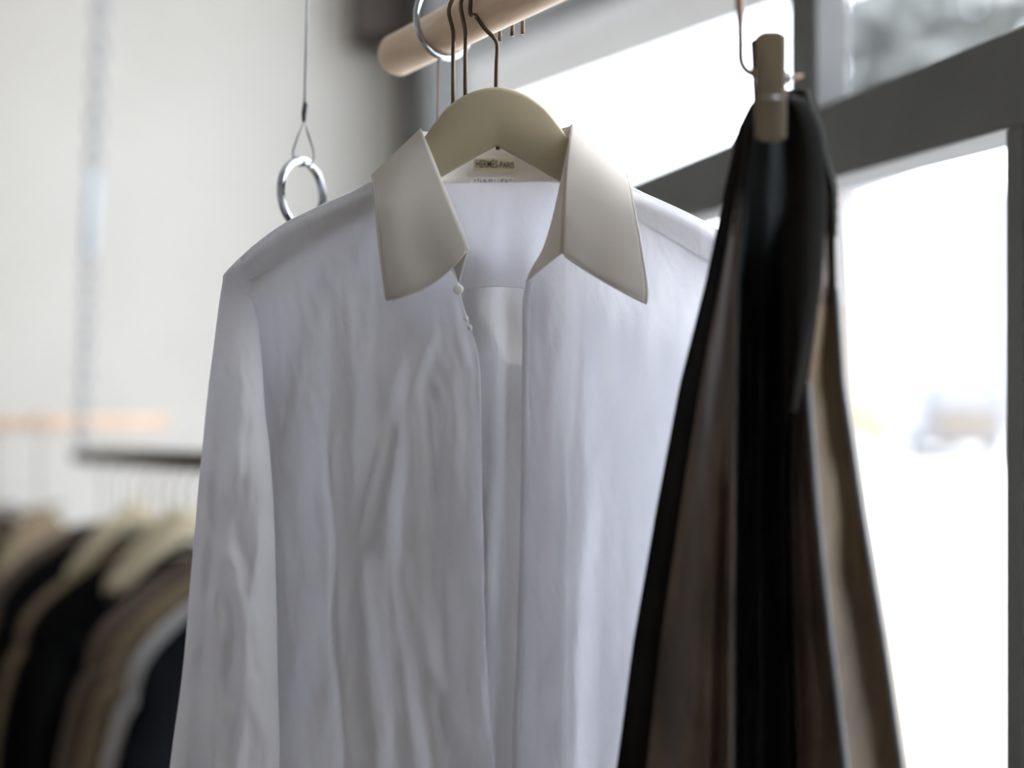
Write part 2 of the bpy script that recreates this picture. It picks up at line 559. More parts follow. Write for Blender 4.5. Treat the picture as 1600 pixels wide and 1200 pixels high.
tube('stud', [W(778, 229, D0 - 0.004), W(778, 234, D0 - 0.004)], 0.0016, M_copper, hang, seg=10)


def hook_pts(c, r, hd, drop, kink=True, tip=0.012, sx=0.0):
    """question-mark hook over the rod: front side, over the top, down to the tip"""
    up = Vector((0, 0, 1))
    pts = []
    if kink:
        pts += [c - up * drop, c - up * (r * 1.35)]
        pts += [c - hd * r * 0.35 - up * (r * 1.05), c - hd * r * 0.85 - up * r * 0.5]
    else:
        pts += [c - hd * r - up * drop, c - hd * r - up * (r * 1.2), c - hd * r - up * r * 0.4]
    for k in range(13):
        a = PI - PI * k / 12
        pts.append(c + hd * math.cos(a) * r + up * math.sin(a) * r)
    pts.append(c + hd * r - up * tip)
    return pts


HR = 0.0215
tS = 0.184
hc = RODP(tS) + Vector((0, 0, RR + 0.0013 - HR + 0.0022))
shaft = W(775, 137, D0)
hp = [shaft + Vector((0, 0, -0.006)), W(776, 100, D0), W(777, 72, D0), W(774, 62, D0 - 0.001), W(757, 44, D0 - 0.004), W(743, 25, D0 - 0.008)]
hp += hook_pts(hc, HR, RP, 0.0, kink=False, tip=0.018)[2:]
tube('hook', hp, 0.0016, M_bronze, hang, seg=10, n=90)


# ------------------------------------------------------------------ white shirt
shirt = empty('white_shirt', W(775, 1850, D0)); meta(shirt, 'white cotton button-front shirt, open at the front, on cream hanger', 'shirt')

HEM = 1860


def fold(px, py, track, width, amp, y0, y1, soft=90):
    """ridge (amp>0: towards the camera) running along a pixel track"""
    if py < y0 - soft or py > y1 + soft: return 0
    x = lut(py, track)
    e = sstep(y0 - soft, y0 + soft, py) * (1 - sstep(y1 - soft, y1 + soft, py))
    w = width
    if isinstance(width, tuple):
        w = width[0] if px < x else width[1]
    return amp * e * math.exp(-((px - x) / w) ** 2)


FOLDS_L = [
    ([(600, 512), (760, 519), (850, 530), (980, 525), (1150, 541), (1860, 560)], (10, 34), 0.0085, 700, 1800),
    ([(500, 690), (600, 640), (720, 592), (870, 545)], (20, 16), 0.0050, 540, 830),
    ([(480, 600), (600, 588), (800, 570), (1000, 600), (1200, 620)], (22, 26), 0.0050, 520, 1500),
    ([(560, 660), (700, 640), (900, 625), (1200, 690), (1800, 720)], (18, 30), 0.0045, 640, 1800),
    ([(480, 640), (700, 655), (1000, 665), (1400, 680)], (30, 20), 0.0035, 560, 1300),
    ([(470, 530), (600, 522), (700, 500)], (30, 26), 0.0050, 520, 700),
    ([(500, 470), (800, 462), (1200, 472)], (40, 40), -0.0050, 560, 1800),
    ([(900, 620), (1000, 660), (1150, 720), (1300, 760)], (12, 24), 0.0025, 930, 1250),
    ([(600, 700), (900, 712), (1300, 725)], (14, 22), 0.0022, 640, 1400),
]
FOLDS_R = [
    ([(400, 905), (700, 910), (1200, 900)], (18, 18), -0.0030, 460, 1800),
    ([(400, 1010), (700, 985), (1200, 930), (1800, 900)], (30, 40), 0.0050, 480, 1800),
    ([(400, 1090), (700, 1050), (1200, 1000)], (30, 30), 0.0050, 480, 1800),
    ([(450, 940), (700, 950), (1000, 925)], (16, 16), 0.0022, 520, 1100),
    ([(400, 860), (800, 850), (1200, 845)], (24, 24), 0.0018, 430, 1500),
]


def crumple(px, py, seed, amp, sx=60.0, sy=190.0):
    v1 = noise.noise(Vector((px / sx, py / sy, seed)))
    v2 = noise.noise(Vector((px / (sx * .42) + py / 260.0, py / (sy * .45), seed + 7)))
    v3 = noise.noise(Vector((px / (sx * .22) - py / 140.0, py / (sy * .2), seed + 13)))
    return amp * (v1 + 0.45 * v2 + 0.22 * v3)


def coons(top, bot, lef, rig, nu, nv):
    T, B = catmull(top, nu), catmull(bot, nu)
    Lc, Rc = catmull(lef, nv), catmull(rig, nv)
    out = np.zeros((nv, nu, 2))
    for j in range(nv):
        v = j / (nv - 1)
        for i in range(nu):
            u = i / (nu - 1)
            out[j, i] = ((1 - v) * T[i] + v * B[i] + (1 - u) * Lc[j] + u * Rc[j]
                         - ((1 - u) * (1 - v) * T[0] + u * (1 - v) * T[-1] + (1 - u) * v * B[0] + u * v * B[-1]))
    return out


SH_L = [(348, 431), (356, 421), (372, 405), (400, 380), (440, 351), (480, 330), (540, 303), (585, 284)]
open_L = [(717, 441), (722, 470), (733, 505), (745, 545), (750, 582), (752, 700), (756, 860), (759, 1000), (764, 1090), (773, 1200), (780, 1500), (784, HEM)]
open_R = [(822, 440), (817, 470), (816, 540), (815, 650), (813, 800), (808, 1000), (803, 1100), (800, 1200), (796, 1500), (792, HEM)]
side_L = [(348, 431), (372, 520), (392, 620), (392, 800), (388, 1200), (380, HEM)]


def sh_line(px):
    """height of the shoulder line of the shirt at a pixel column"""
    x = px if px < 775 else 1550 - px
    return lut(x, SH_L)


def front_dz(px, py, side):
    m = px if side == 'L' else 1550 - px
    below = py - sh_line(px)
    inner = sstep(360, 520, m)
    b = 0.011 * sstep(0, 16, below) * (0.5 + 0.5 * sstep(350, 390, m)) + 0.020 * sstep(10, 240, below) * (0.25 + 0.75 * inner)
    b += 0.008 * sstep(560, 720, m) * sstep(250, 420, py)
    return -b


def front_panel(side):
    if side == 'L':
        top = SH_L + [(615, 300), (655, 350), (690, 400), (717, 441)]
        lef, rig = side_L, open_L
        bot = [lef[-1], (560, HEM + 10), rig[-1]]
        Q = coons(top, bot, lef, rig, 110, 190)
    else:
        SH_R = [(1550 - x, y) for x, y in SH_L]
        top = [(822, 440), (838, 422), (856, 408), (878, 398), (900, 380), (930, 335), (955, 300)] + SH_R[::-1]
        lef = open_R
        rig = [(1550 - x, y) for x, y in side_L]
        bot = [lef[-1], (990, HEM + 10), rig[-1]]
        Q = coons(top, bot, lef, rig, 110, 190)
    G = []
    fl = FOLDS_L if side == 'L' else FOLDS_R
    for j in range(Q.shape[0]):
        row = []
        for i in range(Q.shape[1]):
            x, y = Q[j, i]
            dz = front_dz(x, y, side)
            below = y - sh_line(x)
            k = sstep(20, 160, below)
            for f in fl:
                dz -= fold(x, y, f[0], f[1], f[2] * 1.3, f[3], f[4]) * k
            dz -= crumple(x, y, 3.1 if side == 'L' else 9.7, 0.0042 * k if side == 'L' else 0.003 * k)
            row.append(W(x, y, D0 + dz))
        G.append(row)
    return grid_mesh('front_panel', G, M_shirt, shirt), G


fpL, GL = front_panel('L')
fpR, GR = front_panel('R')

# turned hems down both front edges
hemL = [GL[j][-1] for j in range(len(GL))]
hemR = [GR[j][0] for j in range(len(GR))]
tube('hem', [p + Vector((-0.0006, -0.0006, 0)) for p in hemL], 0.0005, M_shirt, shirt, seg=6)
tube('hem', [p + Vector((0.0006, -0.0006, 0)) for p in hemR], 0.0005, M_shirt, shirt, seg=6)

# inner facing strip behind the right front and the left front: a second layer of cloth
for side, G_, n0, n1 in (('R', GR, 0, 0), ('L', GL, 0, 0)):
    strip = []
    for j in range(0, len(G_), 2):
        base = G_[j][0] if side == 'R' else G_[j][-1]
        y = 600 - (base.z - EYE) / base.y * F
        x = 800 + base.x / base.y * F
        wpx = lut(y, [(400, 70), (520, 84), (700, 72), (1200, 82), (1860, 84)])
        row = []
        for k in range(7):
            xx = x + (wpx * k / 6 if side == 'R' else -wpx * k / 6)
            # follow the front cloth, a little behind it
            r = G_[j]
            cx = [800 + p.x / p.y * F for p in r]
            i0 = min(range(len(r)), key=lambda q: abs(cx[q] - xx))
            row.append(W(xx, y, r[i0].y + 0.0022))
        strip.append(row)
    grid_mesh('facing', strip, M_shirt, shirt)

# stitched edge strip on the right placket (proud of the panel, gathered)
strip = []
for j in range(0, len(GR), 1):
    b0 = GR[j][0]
    y = 600 - (b0.z - EYE) / b0.y * F
    x = 800 + b0.x / b0.y * F
    rip = 0.0007 * math.sin(y / 3.6) * (1 - sstep(560, 680, y))
    strip.append([W(x + 0.5, y, b0.y - 0.0006), W(x + 5, y, b0.y - 0.0016 + rip), W(x + 9.5, y, b0.y - 0.0015 + rip), W(x + 13, y, b0.y - 0.0002)])
grid_mesh('placket_edge', strip, M_shirt, shirt)

# back panel
nu, nv = 120, 170
lefb = [(348, 431), (372, 520), (386, 620), (390, 800), (386, 1200), (378, HEM)]
rigb = [(1550 - x, y) for x, y in lefb]
topb = SH_L + [(640, 292), (700, 287), (775, 286), (850, 284), (910, 290)] + [(1550 - x, y) for x, y in SH_L][::-1]
Q = coons(topb, [lefb[-1], (775, HEM + 20), rigb[-1]], lefb, rigb, nu, nv)


def back_dz(x, y):
    m = x if x < 775 else 1550 - x
    below = y - min(sh_line(x), 300)
    b = 0.011 * sstep(0, 16, y - sh_line(x)) + 0.007 * sstep(10, 200, below) * (0.3 + 0.7 * sstep(360, 560, m))
    b += 0.042 * sstep(560, 690, m) * (1 - 0.85 * sstep(290, 560, y))
    return b


BF = [([(440, 785), (600, 795), (1000, 780), (1860, 760)], (14, 26), 0.006, 440, 1800),
      ([(440, 745), (700, 742), (1200, 790)], (14, 14), -0.002, 520, 1500),
      ([(280, 800), (440, 795)], (14, 30), 0.003, 330, 460)]


def back_point(x, y, off=0.0):
    dz = back_dz(x, y)
    for f in BF: dz -= fold(x, y, f[0], f[1], f[2], f[3], f[4])
    dz -= crumple(x, y, 21.0, 0.0035 * sstep(20, 160, y - sh_line(x)))
    return W(x, y, D0 + dz + off)


G = [[back_point(*Q[j, i]) for i in range(nu)] for j in range(nv)]
grid_mesh('back_panel', G, M_shirt, shirt)
# yoke: second layer across the shoulders, its lower edge a seam
TB = catmull([(p[0], p[1]) for p in topb], 120)
G = []
for j in range(30):
    row = []
    for i in range(120):
        x, yt = TB[i]
        m = x if x < 775 else 1550 - x
        yb = max(lut(m, [(348, 512), (420, 505), (600, 470), (740, 449), (775, 447)]), yt + 4)
        y = yt + (yb - yt) * j / 29
        row.append(back_point(x, y, -0.0025))
    G.append(row)
grid_mesh('yoke', G, M_shirt, shirt)
tube('yoke_seam', [p + Vector((0, -0.0003, 0)) for p in G[-1]], 0.0004, M_shirt, shirt, seg=6)

# front of the yoke: a narrow band lying along each shoulder
for side in 'LR':
    bt = catmull([(362, 417), (400, 381), (440, 352), (480, 331), (540, 304), (585, 285)], 40)
    bb = catmull([(392, 436), (424, 418), (462, 396), (500, 373), (545, 346), (588, 322)], 40)
    G = []
    for j in range(8):
        row = []
        for i in range(40):
            x, y = bt[i] + (bb[i] - bt[i]) * j / 7
            if side == 'R': x = 1550 - x
            m = min(x, 1550 - x)
            dz = front_dz(x, y, side) - 0.0014 - (0.0012 * math.sin(m / 9.0) * sstep(500, 400, m) if m < 500 else 0)
            row.append(W(x, y, D0 + dz))
        G.append(row)
    grid_mesh('shoulder_band', G, M_shirt, shirt)


# sleeves: flattened tubes hanging in front of the body's sides, closed by a cuff
def sleeve(side):
    outl = catmull([(350, 429), (343, 470), (334, 540), (325, 610), (317, 690), (310, 760), (298, 900), (285, 1050), (265, 1200), (240, 1450), (225, 1640)], 130)
    inn = catmull([(376, 403), (392, 440), (402, 490), (409, 560), (414, 640), (421, 700), (428, 800), (431, 900), (434, 1050), (436, 1200), (420, 1450), (395, 1640)], 130)
    G = []
    n = 64
    for j in range(130):
        a, b = outl[j], inn[j]
        v = j / 129
        yy = (a[1] + b[1]) / 2
        half = 0.006 + 0.030 * sstep(430, 640, yy)
        cz = -0.002 - 0.040 * sstep(440, 640, yy)
        row = []
        for i in range(n):
            th = 2 * PI * i / n
            cx = math.cos(th)
            sn = math.sin(th)
            f = (1 - cx) / 2
            x = a[0] + (b[0] - a[0]) * f
            y = a[1] + (b[1] - a[1]) * f
            dz = cz - half * (abs(sn) ** 0.8) * (1 if sn >= 0 else -1)
            k = sstep(440, 600, yy) * abs(sn)
            if sn > 0:
                # crease lines on the sleeve's front
                dz -= k * fold(x, y, [(480, 384), (700, 372), (900, 352), (1200, 330)], (18, 12), 0.005, 520, 1100)
                dz -= k * fold(x, y, [(800, 352), (900, 366), (960, 380), (1010, 382), (1060, 378)], (10, 8), 0.006, 860, 1060, 40)
                dz -= k * fold(x, y, [(1000, 372), (1080, 392), (1120, 380), (1200, 368)], (9, 14), 0.005, 1040, 1300, 40)
                dz -= k * fold(x, y, [(640, 345), (900, 328), (1200, 300)], (10, 10), -0.005, 600, 1500)
                dz -= k * crumple(x, y, 41.0, 0.0085, 42, 110)
            if side == 'R': x = 1550 - x
            row.append(W(x, y, D0 + dz))
        G.append(row)
    sl = grid_mesh('sleeve', G, M_shirt, shirt, close_u=True)
    Gc = []
    for j in range(10):
        v = j / 9
        row = []
        for i in range(n):
            th = 2 * PI * i / n
            c = (outl[-1] + inn[-1]) / 2
            x = c[0] - math.cos(th) * (84 - 8 * v) + 6 * v
            y = c[1] - 8 + 125 * v
            dz = -0.042 - 0.034 * math.sin(th) * (1 - .2 * v)
            if side == 'R': x = 1550 - x
            row.append(W(x, y, D0 + dz))
        Gc.append(row)
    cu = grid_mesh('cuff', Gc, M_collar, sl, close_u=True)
    cu.matrix_parent_inverse = Matrix.Translation(-Vector(shirt.location)) if False else Matrix.Identity(4)
    return sl


sleeve('L')
sleeve('R')

# collar: rows run from left point round the back of the neck to the right point
# (fold line, middle, outer edge), each a pixel and a depth from the hanger's plane
CL = [
    ((732, 386, -.052), (676, 441, -.060), (604, 468, -.054)),
    ((726, 370, -.051), (672, 424, -.061), (601, 446, -.055)),
    ((708, 326, -.045), (650, 372, -.059), (593, 385, -.052)),
    ((688, 276, -.033), (634, 312, -.050), (587, 320, -.042)),
    ((671, 234, -.018), (624, 264, -.032), (584, 284, -.022)),
    ((658, 203, .004), (622, 236, .004), (584, 272, .006)),
    ((662, 206, .034), (640, 236, .046), (610, 276, .046)),
    ((692, 208, .060), (684, 240, .074), (676, 290, .078)),
    ((735, 206, .070), (733, 240, .084), (730, 296, .090)),
    ((775, 205, .073), (775, 240, .087), (775, 298, .093)),
    ((815, 205, .070), (817, 240, .084), (820, 296, .090)),
    ((858, 204, .060), (866, 238, .074), (878, 288, .078)),
    ((888, 198, .034), (912, 228, .046), (942, 272, .046)),
    ((893, 195, .004), (930, 230, .004), (973, 270, .006)),
    ((889, 222, -.016), (932, 256, -.032), (982, 284, -.022)),
    ((884, 268, -.032), (932, 306, -.050), (990, 322, -.042)),
    ((881, 325, -.044), (936, 370, -.059), (1001, 382, -.052)),
    ((879, 378, -.050), (940, 424, -.061), (1011, 448, -.055)),
    ((878, 396, -.051), (942, 438, -.060), (1010, 474, -.054)),
]


for r_ in range(len(CL)):
    if r_ < 5 or r_ > 13:
        a_, m_, b_ = CL[r_]
        av = (a_[2] + b_[2]) / 2
        CL[r_] = (a_, (m_[0], m_[1], av + 0.3 * (m_[2] - av)), b_)


def to_w(p):
    return W(p[0], p[1], D0 + p[2])


fc = catmull([to_w(r[0]) for r in CL], 140)
mc = catmull([to_w(r[1]) for r in CL], 140)
oc = catmull([to_w(r[2]) for r in CL], 140)
# keep all three curves in step: resample each by row index instead of chord


def by_row(pts, n):
    P = np.array([list(p) for p in pts])
    out = []
    for s in np.linspace(0, len(P) - 1, n):
        i = min(int(s), len(P) - 2)
        t = s - i
        p0, p1, p2, p3 = P[max(i - 1, 0)], P[i], P[i + 1], P[min(i + 2, len(P) - 1)]
        out.append(0.5 * ((2 * p1) + (-p0 + p2) * t + (2 * p0 - 5 * p1 + 4 * p2 - p3) * t * t + (-p0 + 3 * p1 - 3 * p2 + p3) * t**3))
    return np.array(out)


NC = 145
fc, mc, oc = (by_row([to_w(r[k]) for r in CL], NC) for k in range(3))
G = []
for j in range(NC):
    row = []
    for i in range(25):
        t = i / 24
        # quadratic through the middle point
        c = 2 * mc[j] - (fc[j] + oc[j]) / 2
        p = (1 - t) ** 2 * fc[j] + 2 * t * (1 - t) * c + t * t * oc[j]
        k = t * (1 - t) * 4
        p = p + np.array((0, -0.0012 * k * noise.noise(Vector((p[0] * 28, p[2] * 16, 5.0))) * 2, 0))
        row.append(Vector(p))
    G.append(row)
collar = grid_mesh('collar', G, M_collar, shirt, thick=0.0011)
# row of stitching just inside the collar's edge: a fine raised welt
edge = [G[0][i] for i in range(1, 25)] + [G[j][24] for j in range(1, NC - 1)] + [G[NC - 1][i] for i in range(24, 0, -1)]
inner = [G[2][i] for i in range(1, 23)] + [G[j][22] for j in range(2, NC - 2)] + [G[NC - 3][i] for i in range(22, 0, -1)]
w1 = tube('edge_welt', [Vector(p) for p in edge], 0.0009, M_collar, collar, seg=6)
w1.matrix_parent_inverse = Matrix.Identity(4)

# collar stand: the band between the fold and the neckline
ST = [(717, 441, -.046), (712, 425, -.044), (700, 392, -.036), (690, 350, -.026), (682, 318, -.012), (676, 298, .004), (680, 290, .034), (700, 288, .056), (738, 287, .066), (775, 287, .069),
      (812, 286, .066), (850, 284, .056), (874, 284, .034), (877, 292, .006), (868, 326, -.014), (858, 362, -.028), (847, 393, -.038), (832, 418, -.044), (822, 440, -.047)]
sc = by_row([to_w(p) for p in ST], NC)
G = []
for j in range(NC):
    G.append([Vector(fc[j] + (sc[j] - fc[j]) * (i / 9)) + Vector((0, -0.0005 if abs(j - NC / 2) < 40 else 0.0006, 0)) for i in range(10)])
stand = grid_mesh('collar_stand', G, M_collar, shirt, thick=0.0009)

# top button and buttonholes under the left collar point
for (bx, by) in ((716, 452), (728, 497), (734, 512)):
    c = W(bx, by, D0 - 0.052)
    bm = bmesh.new()
    add_tube(bm, [c + Vector((0, 0.001, 0)), c + Vector((0, -0.0006, 0)), c + Vector((0, -0.0012, 0))], [0.0034, 0.0036, 0.0026] if by < 470 else [0.0016, 0.0018, 0.0012], seg=16)
    from_bm('button', bm, M_button, shirt)


# labels sewn inside the neck
def text_mesh(body, size, name, m, parent, loc, sx=1.0, bold=0.0, rot=0.0, align='CENTER', fit=0):
    cu = bpy.data.curves.new(name, 'FONT')
    cu.body = body
    cu.size = size
    cu.align_x = align
    cu.align_y = 'CENTER'
    cu.extrude = 0.00005
    cu.offset = bold
    tmp = bpy.data.objects.new(name, cu)
    COL.objects.link(tmp)
    dg = bpy.context.evaluated_depsgraph_get()
    me = bpy.data.meshes.new_from_object(tmp.evaluated_get(dg))
    bpy.data.objects.remove(tmp)
    if fit:
        xs_ = [v.co.x for v in me.vertices]
        sx = fit / (max(xs_) - min(xs_))
    me.transform(Matrix.Translation(Vector(loc)) @ Matrix.Rotation(rot, 4, 'Y') @ Matrix.Rotation(PI / 2, 4, 'X') @ Matrix.Diagonal((sx, 1, 1, 1)))
    me.materials.clear()
    o = link(name, me, m, parent)
    o.matrix_parent_inverse = Matrix.Translation(-Vector(shirt.location)) if parent is shirt else Matrix.Identity(4)
    return o


LD = D0 + 0.062
lab = box('neck_label', W(772, 257.5, LD), (64 * LD / F, 0.0008, 20 * LD / F), M_label, shirt, bev=0.0002)
text_mesh('HERMÈS', 0.0082, 'lettering', M_ink, lab, W(743, 256.5, LD - 0.0007), bold=0.00004, rot=0.02, align='LEFT', fit=33.5 * LD / F)
text_mesh('-PARIS', 0.0066, 'lettering', M_ink, lab, W(778, 258.0, LD - 0.0007), bold=0.00007, rot=0.03, align='LEFT', fit=25 * LD / F)
LD2 = D0 + 0.0600
bm = bmesh.new()
pts = [(733, 287), (738, 279), (744, 277), (800, 277.5), (805, 279), (806, 287)]
vf = [bm.verts.new(W(x, y, LD2)) for x, y in pts]
vb = [bm.verts.new(W(x, y, LD2 + 0.0006)) for x, y in pts]
bm.faces.new(vf); bm.faces.new(vb[::-1])
for k in range(6): bm.faces.new((vf[k], vb[k], vb[(k + 1) % 6], vf[(k + 1) % 6]))
tab = from_bm('size_tab', bm, M_tab, shirt, smooth=False)
# the tab's small writing is cut off and unreadable: short slanting strokes of thread
bm = bmesh.new()
rnd = random.Random(3)
x = 742.0
while x < 803:
    a = rnd.uniform(-1.6, 1.8)
    add_tube(bm, [W(x, 279.6, LD2 - 0.0003), W(x + a, 284.4, LD2 - 0.0003)], 0.00026, seg=5)
    if rnd.random() < 0.6:
        yy = rnd.choice((279.8, 282.0, 284.2))
        add_tube(bm, [W(x, yy, LD2 - 0.0003), W(x + 2.6, yy, LD2 - 0.0003)], 0.00024, seg=5)
    x += rnd.choice((2.6, 3.0, 3.4, 4.6))
o = from_bm('stitched_marks', bm, M_inkgrey, tab)
o.matrix_parent_inverse = Matrix.Identity(4)

# ------------------------------------------------------------------ two hangers behind the shirt
for k, (fx, tt, dd, lab_) in enumerate(((727, 0.168, 1.099, 'dark bronze hook of a hidden hanger, nearer the cream hanger'),
                                        (708, 0.148, 1.134, 'dark bronze hook of a hidden hanger, nearer the chrome ring'))):
    hc2 = RODP(tt) + Vector((0, 0, RR + 0.0013 - HR + 0.0022))
    off = (fx - 800) / F * hc2.y - (hc2 - RP * HR).x
    hh = empty('wire_hook_hanger', W(fx, 300, dd))
    meta(hh, lab_, 'hanger', 'hangers behind the white shirt')
    up = Vector((0, 0, 1))
    fr = hc2 - RP * HR
    def fxp(y, d):
        return Vector(((fx - 800) / F * d, d, W(0, y, d).z))
    pts = [W(fx + 4, 402, dd), W(fx + 3, 370, dd + 0.01), fxp(320, 1.143), fxp(250, 1.146), fxp(206, 1.142), fxp(184, (1.14 + fr.y) / 2), fxp(164, fr.y + 0.004), fxp(130, fr.y), fxp(90, fr.y), fxp(50, fr.y)]
    pts += hook_pts(hc2, HR, RP, 0.0, kink=False, tip=0.016)[3:]
    tube('hook', pts, 0.0016, M_bronze, hh, seg=10, n=80)
    TS = 0.12 * dd / F
    def V(x, y, d):
        return W(x, y, d + (x - fx) * TS)
    tube('arms', [V(fx - 225, 520, dd), V(fx - 140, 472, dd), V(fx - 54, 430, dd), V(fx + 4, 404, dd), V(fx + 62, 430, dd), V(fx + 148, 472, dd), V(fx + 230, 520, dd)], 0.005, M_bronze, hh, seg=10, n=40)
    # knitted top on it, showing only as a shade through the white cotton
    tp = empty('knitted_top', V(fx + 4, 1450, dd))
    meta(tp, ('taupe long-sleeved top showing as a shade through the white shirt', 'pale grey long-sleeved top hidden behind the taupe one')[k], 'top', 'tops behind the white shirt')
    mt = (M_gbrown, M_gw)[k]
    G = []
    for j in range(40):
        y = 432 + 1010 * j / 39
        hw = lut(y, [(432, 62), (475, 140), (520, 205), (560, 196), (660, 172), (1000, 176), (1450, 205)])
        G.append([V(fx - 18 - math.cos(2 * PI * i / 40) * hw * (1.0 if math.cos(2 * PI * i / 40) > 0 else 1.3), y, dd - 0.016 * sstep(450, 600, y) - (0.009 + 0.003 * math.sin(6 * PI * i / 40 + y / 90)) * math.sin(2 * PI * i / 40)) for i in range(40)])
    grid_mesh('body', G, mt, tp, close_u=True)
    for sg in (-1, 1):
        P_ = by_row([(222, 530, 22), (262, 580, 40), (318, 680, 38), (340, 800, 44), (352, 1000, 52), (362, 1200, 56), (374, 1420, 48)], 36)
        if k == 1: P_ = P_ * np.array([0.92, 1, 1])
        if sg == 1: P_ = P_ * np.array([0.42, 1, 1])
        G = []
        for ox, y, hw in P_:
            G.append([V(fx + 4 + sg * ox - math.cos(2 * PI * i / 20) * hw, y, dd - ((0.022 if k == 0 else 0.012) if sg < 0 else -0.012) * sstep(470, 600, y) - 0.010 * math.sin(2 * PI * i / 20)) for i in range(20)])
        grid_mesh('sleeve', G, mt, tp, close_u=True)

# ------------------------------------------------------------------ dark draped garment on a wooden clip
D1 = 0.895
drap = empty('draped_garment', W(1200, 1900, D1)); meta(drap, 'dark brown and black garment gathered in a wooden clip beside the window', 'garment')
TR = {  # y: seven fold tracks, left to right
    140: (1206, 1212, 1220, 1244, 1252, 1258, 1264),
    160: (1172, 1182, 1194, 1244, 1260, 1266, 1272),
    200: (1152, 1163, 1178, 1236, 1268, 1278, 1288),
    300: (1130, 1150, 1163, 1242, 1287, 1302, 1312),
    440: (1101, 1125, 1152, 1246, 1285, 1306, 1321),
    600: (1060, 1094, 1150, 1240, 1262, 1316, 1328),
    800: (1022, 1062, 1148, 1237, 1277, 1346, 1357),
    1000: (987, 1032, 1146, 1242, 1298, 1380, 1391),
    1200: (960, 1010, 1145, 1247, 1322, 1409, 1421),
    1500: (922, 985, 1142, 1252, 1352, 1450, 1465),
    1900: (880, 955, 1138, 1260, 1390, 1500, 1520)}
ys = sorted(TR)


def tracks(y):
    return [lut(y, [(a, TR[a][k]) for a in ys]) for k in range(7)]


DZ = [0.026, 0.002, -0.034, -0.028, -0.040, -0.032, 0.028]     # depth at the tracks when fully spread
SEG = [10, 18, 22, 12, 16, 8]
G = []
matrow = []
yy = np.concatenate([np.linspace(140, 300, 30), np.linspace(306, 1900, 150)])
for y in yy:
    T = tracks(y)
    sp = 0.25 + 0.75 * sstep(180, 620, y)
    row = []
    mr = []
    for k in range(6):
        for i in range(SEG[k]):
            f = i / SEG[k]
            x = T[k] + (T[k + 1] - T[k]) * f
            s = f * f * (3 - 2 * f)
            dz = DZ[k] + (DZ[k + 1] - DZ[k]) * s
            if k == 2:      # deep recess between the two folds
                e = sstep(0, 0.13, f) * (1 - sstep(0.90, 1.0, f))
                dz = DZ[2] + (DZ[3] - DZ[2]) * f + 0.052 * e * sstep(260, 520, y) - 0.010 * math.exp(-((f - 0.45) / 0.18) ** 2) * e
            if k == 1:      # narrow groove next to the front ridge
                dz += 0.012 * math.exp(-((f - 0.82) / 0.06) ** 2) * sstep(600, 900, y)
                dz -= 0.010 * math.exp(-((f - 0.45) / 0.25) ** 2)
            if k == 4:
                dz += 0.008 * math.sin(PI * f)
            if k == 3:
                dz += 0.010 * math.sin(PI * f)
            dz = dz * sp - 0.004 * (1 - sp)
            dz -= crumple(x, y, 61.0, 0.003 * sp, 40, 160)
            row.append(W(x, y, D1 + dz))
            mr.append(k)
    row.append(W(T[6], y, D1 + DZ[6] * sp))
    # back of the garment
    for i in range(1, 24):
        f = i / 24
        x = T[6] + (T[0] - T[6]) * f
        row.append(W(x, y, D1 + (DZ[6] * sp) * (1 - f) + DZ[0] * sp * f + 0.02 * sp * math.sin(PI * f)))
        mr.append(6)
    mr.append(6)
    G.append(row)
    matrow.append(mr)
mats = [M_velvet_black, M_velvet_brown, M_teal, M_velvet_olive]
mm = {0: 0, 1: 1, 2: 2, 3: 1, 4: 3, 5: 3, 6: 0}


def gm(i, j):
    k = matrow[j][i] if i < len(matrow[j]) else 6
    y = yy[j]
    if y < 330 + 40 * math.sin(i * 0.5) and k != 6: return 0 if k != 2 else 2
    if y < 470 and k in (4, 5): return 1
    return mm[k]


G0 = G
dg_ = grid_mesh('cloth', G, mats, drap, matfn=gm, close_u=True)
dg_.modifiers.new('smooth', 'SUBSURF').levels = 1
dg_.modifiers['smooth'].render_levels = 1
# front flap crossing from the waist to the right fold
G = []
ft = catmull([(1236, 150), (1262, 160), (1283, 215), (1289, 300), (1284, 430), (1268, 530), (1243, 640)], 50)
fb = catmull([(1222, 160), (1226, 200), (1228, 280), (1226, 370), (1224, 460), (1226, 560), (1232, 650)], 50)
for j in range(50):
    row = []
    for i in range(12):
        f = i / 11
        p = fb[j] + (ft[j] - fb[j]) * f
        sp = 0.3 + 0.7 * sstep(180, 560, p[1])
        row.append(W(p[0], p[1], D1 - 0.014 - 0.034 * sp - 0.006 * math.sin(PI * f)))
    G.append(row)
grid_mesh('flap', G, [M_velvet_black], drap, thick=0.0016)

M_highlight = mat('blue_grey_highlight', (0.20, 0.225, 0.26), (0.16, 0.18, 0.21), scale=20, rough=0.35)  # highlights on two fold ridges, put in as thin pale blue-grey tubes
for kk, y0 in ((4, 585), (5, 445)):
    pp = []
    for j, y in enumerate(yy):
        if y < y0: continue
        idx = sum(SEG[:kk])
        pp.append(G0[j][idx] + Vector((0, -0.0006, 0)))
    tube('ridge_highlight', pp, [0.0006] + [0.0017] * (len(pp) - 1), M_highlight, drap, seg=8)
# wooden clip on a wire, in front of the cloth
clip = empty('clip_hanger', W(1204, 135, D1 - 0.03)); meta(clip, 'weathered wooden clothes clip on a copper wire holding the dark garment', 'clip')


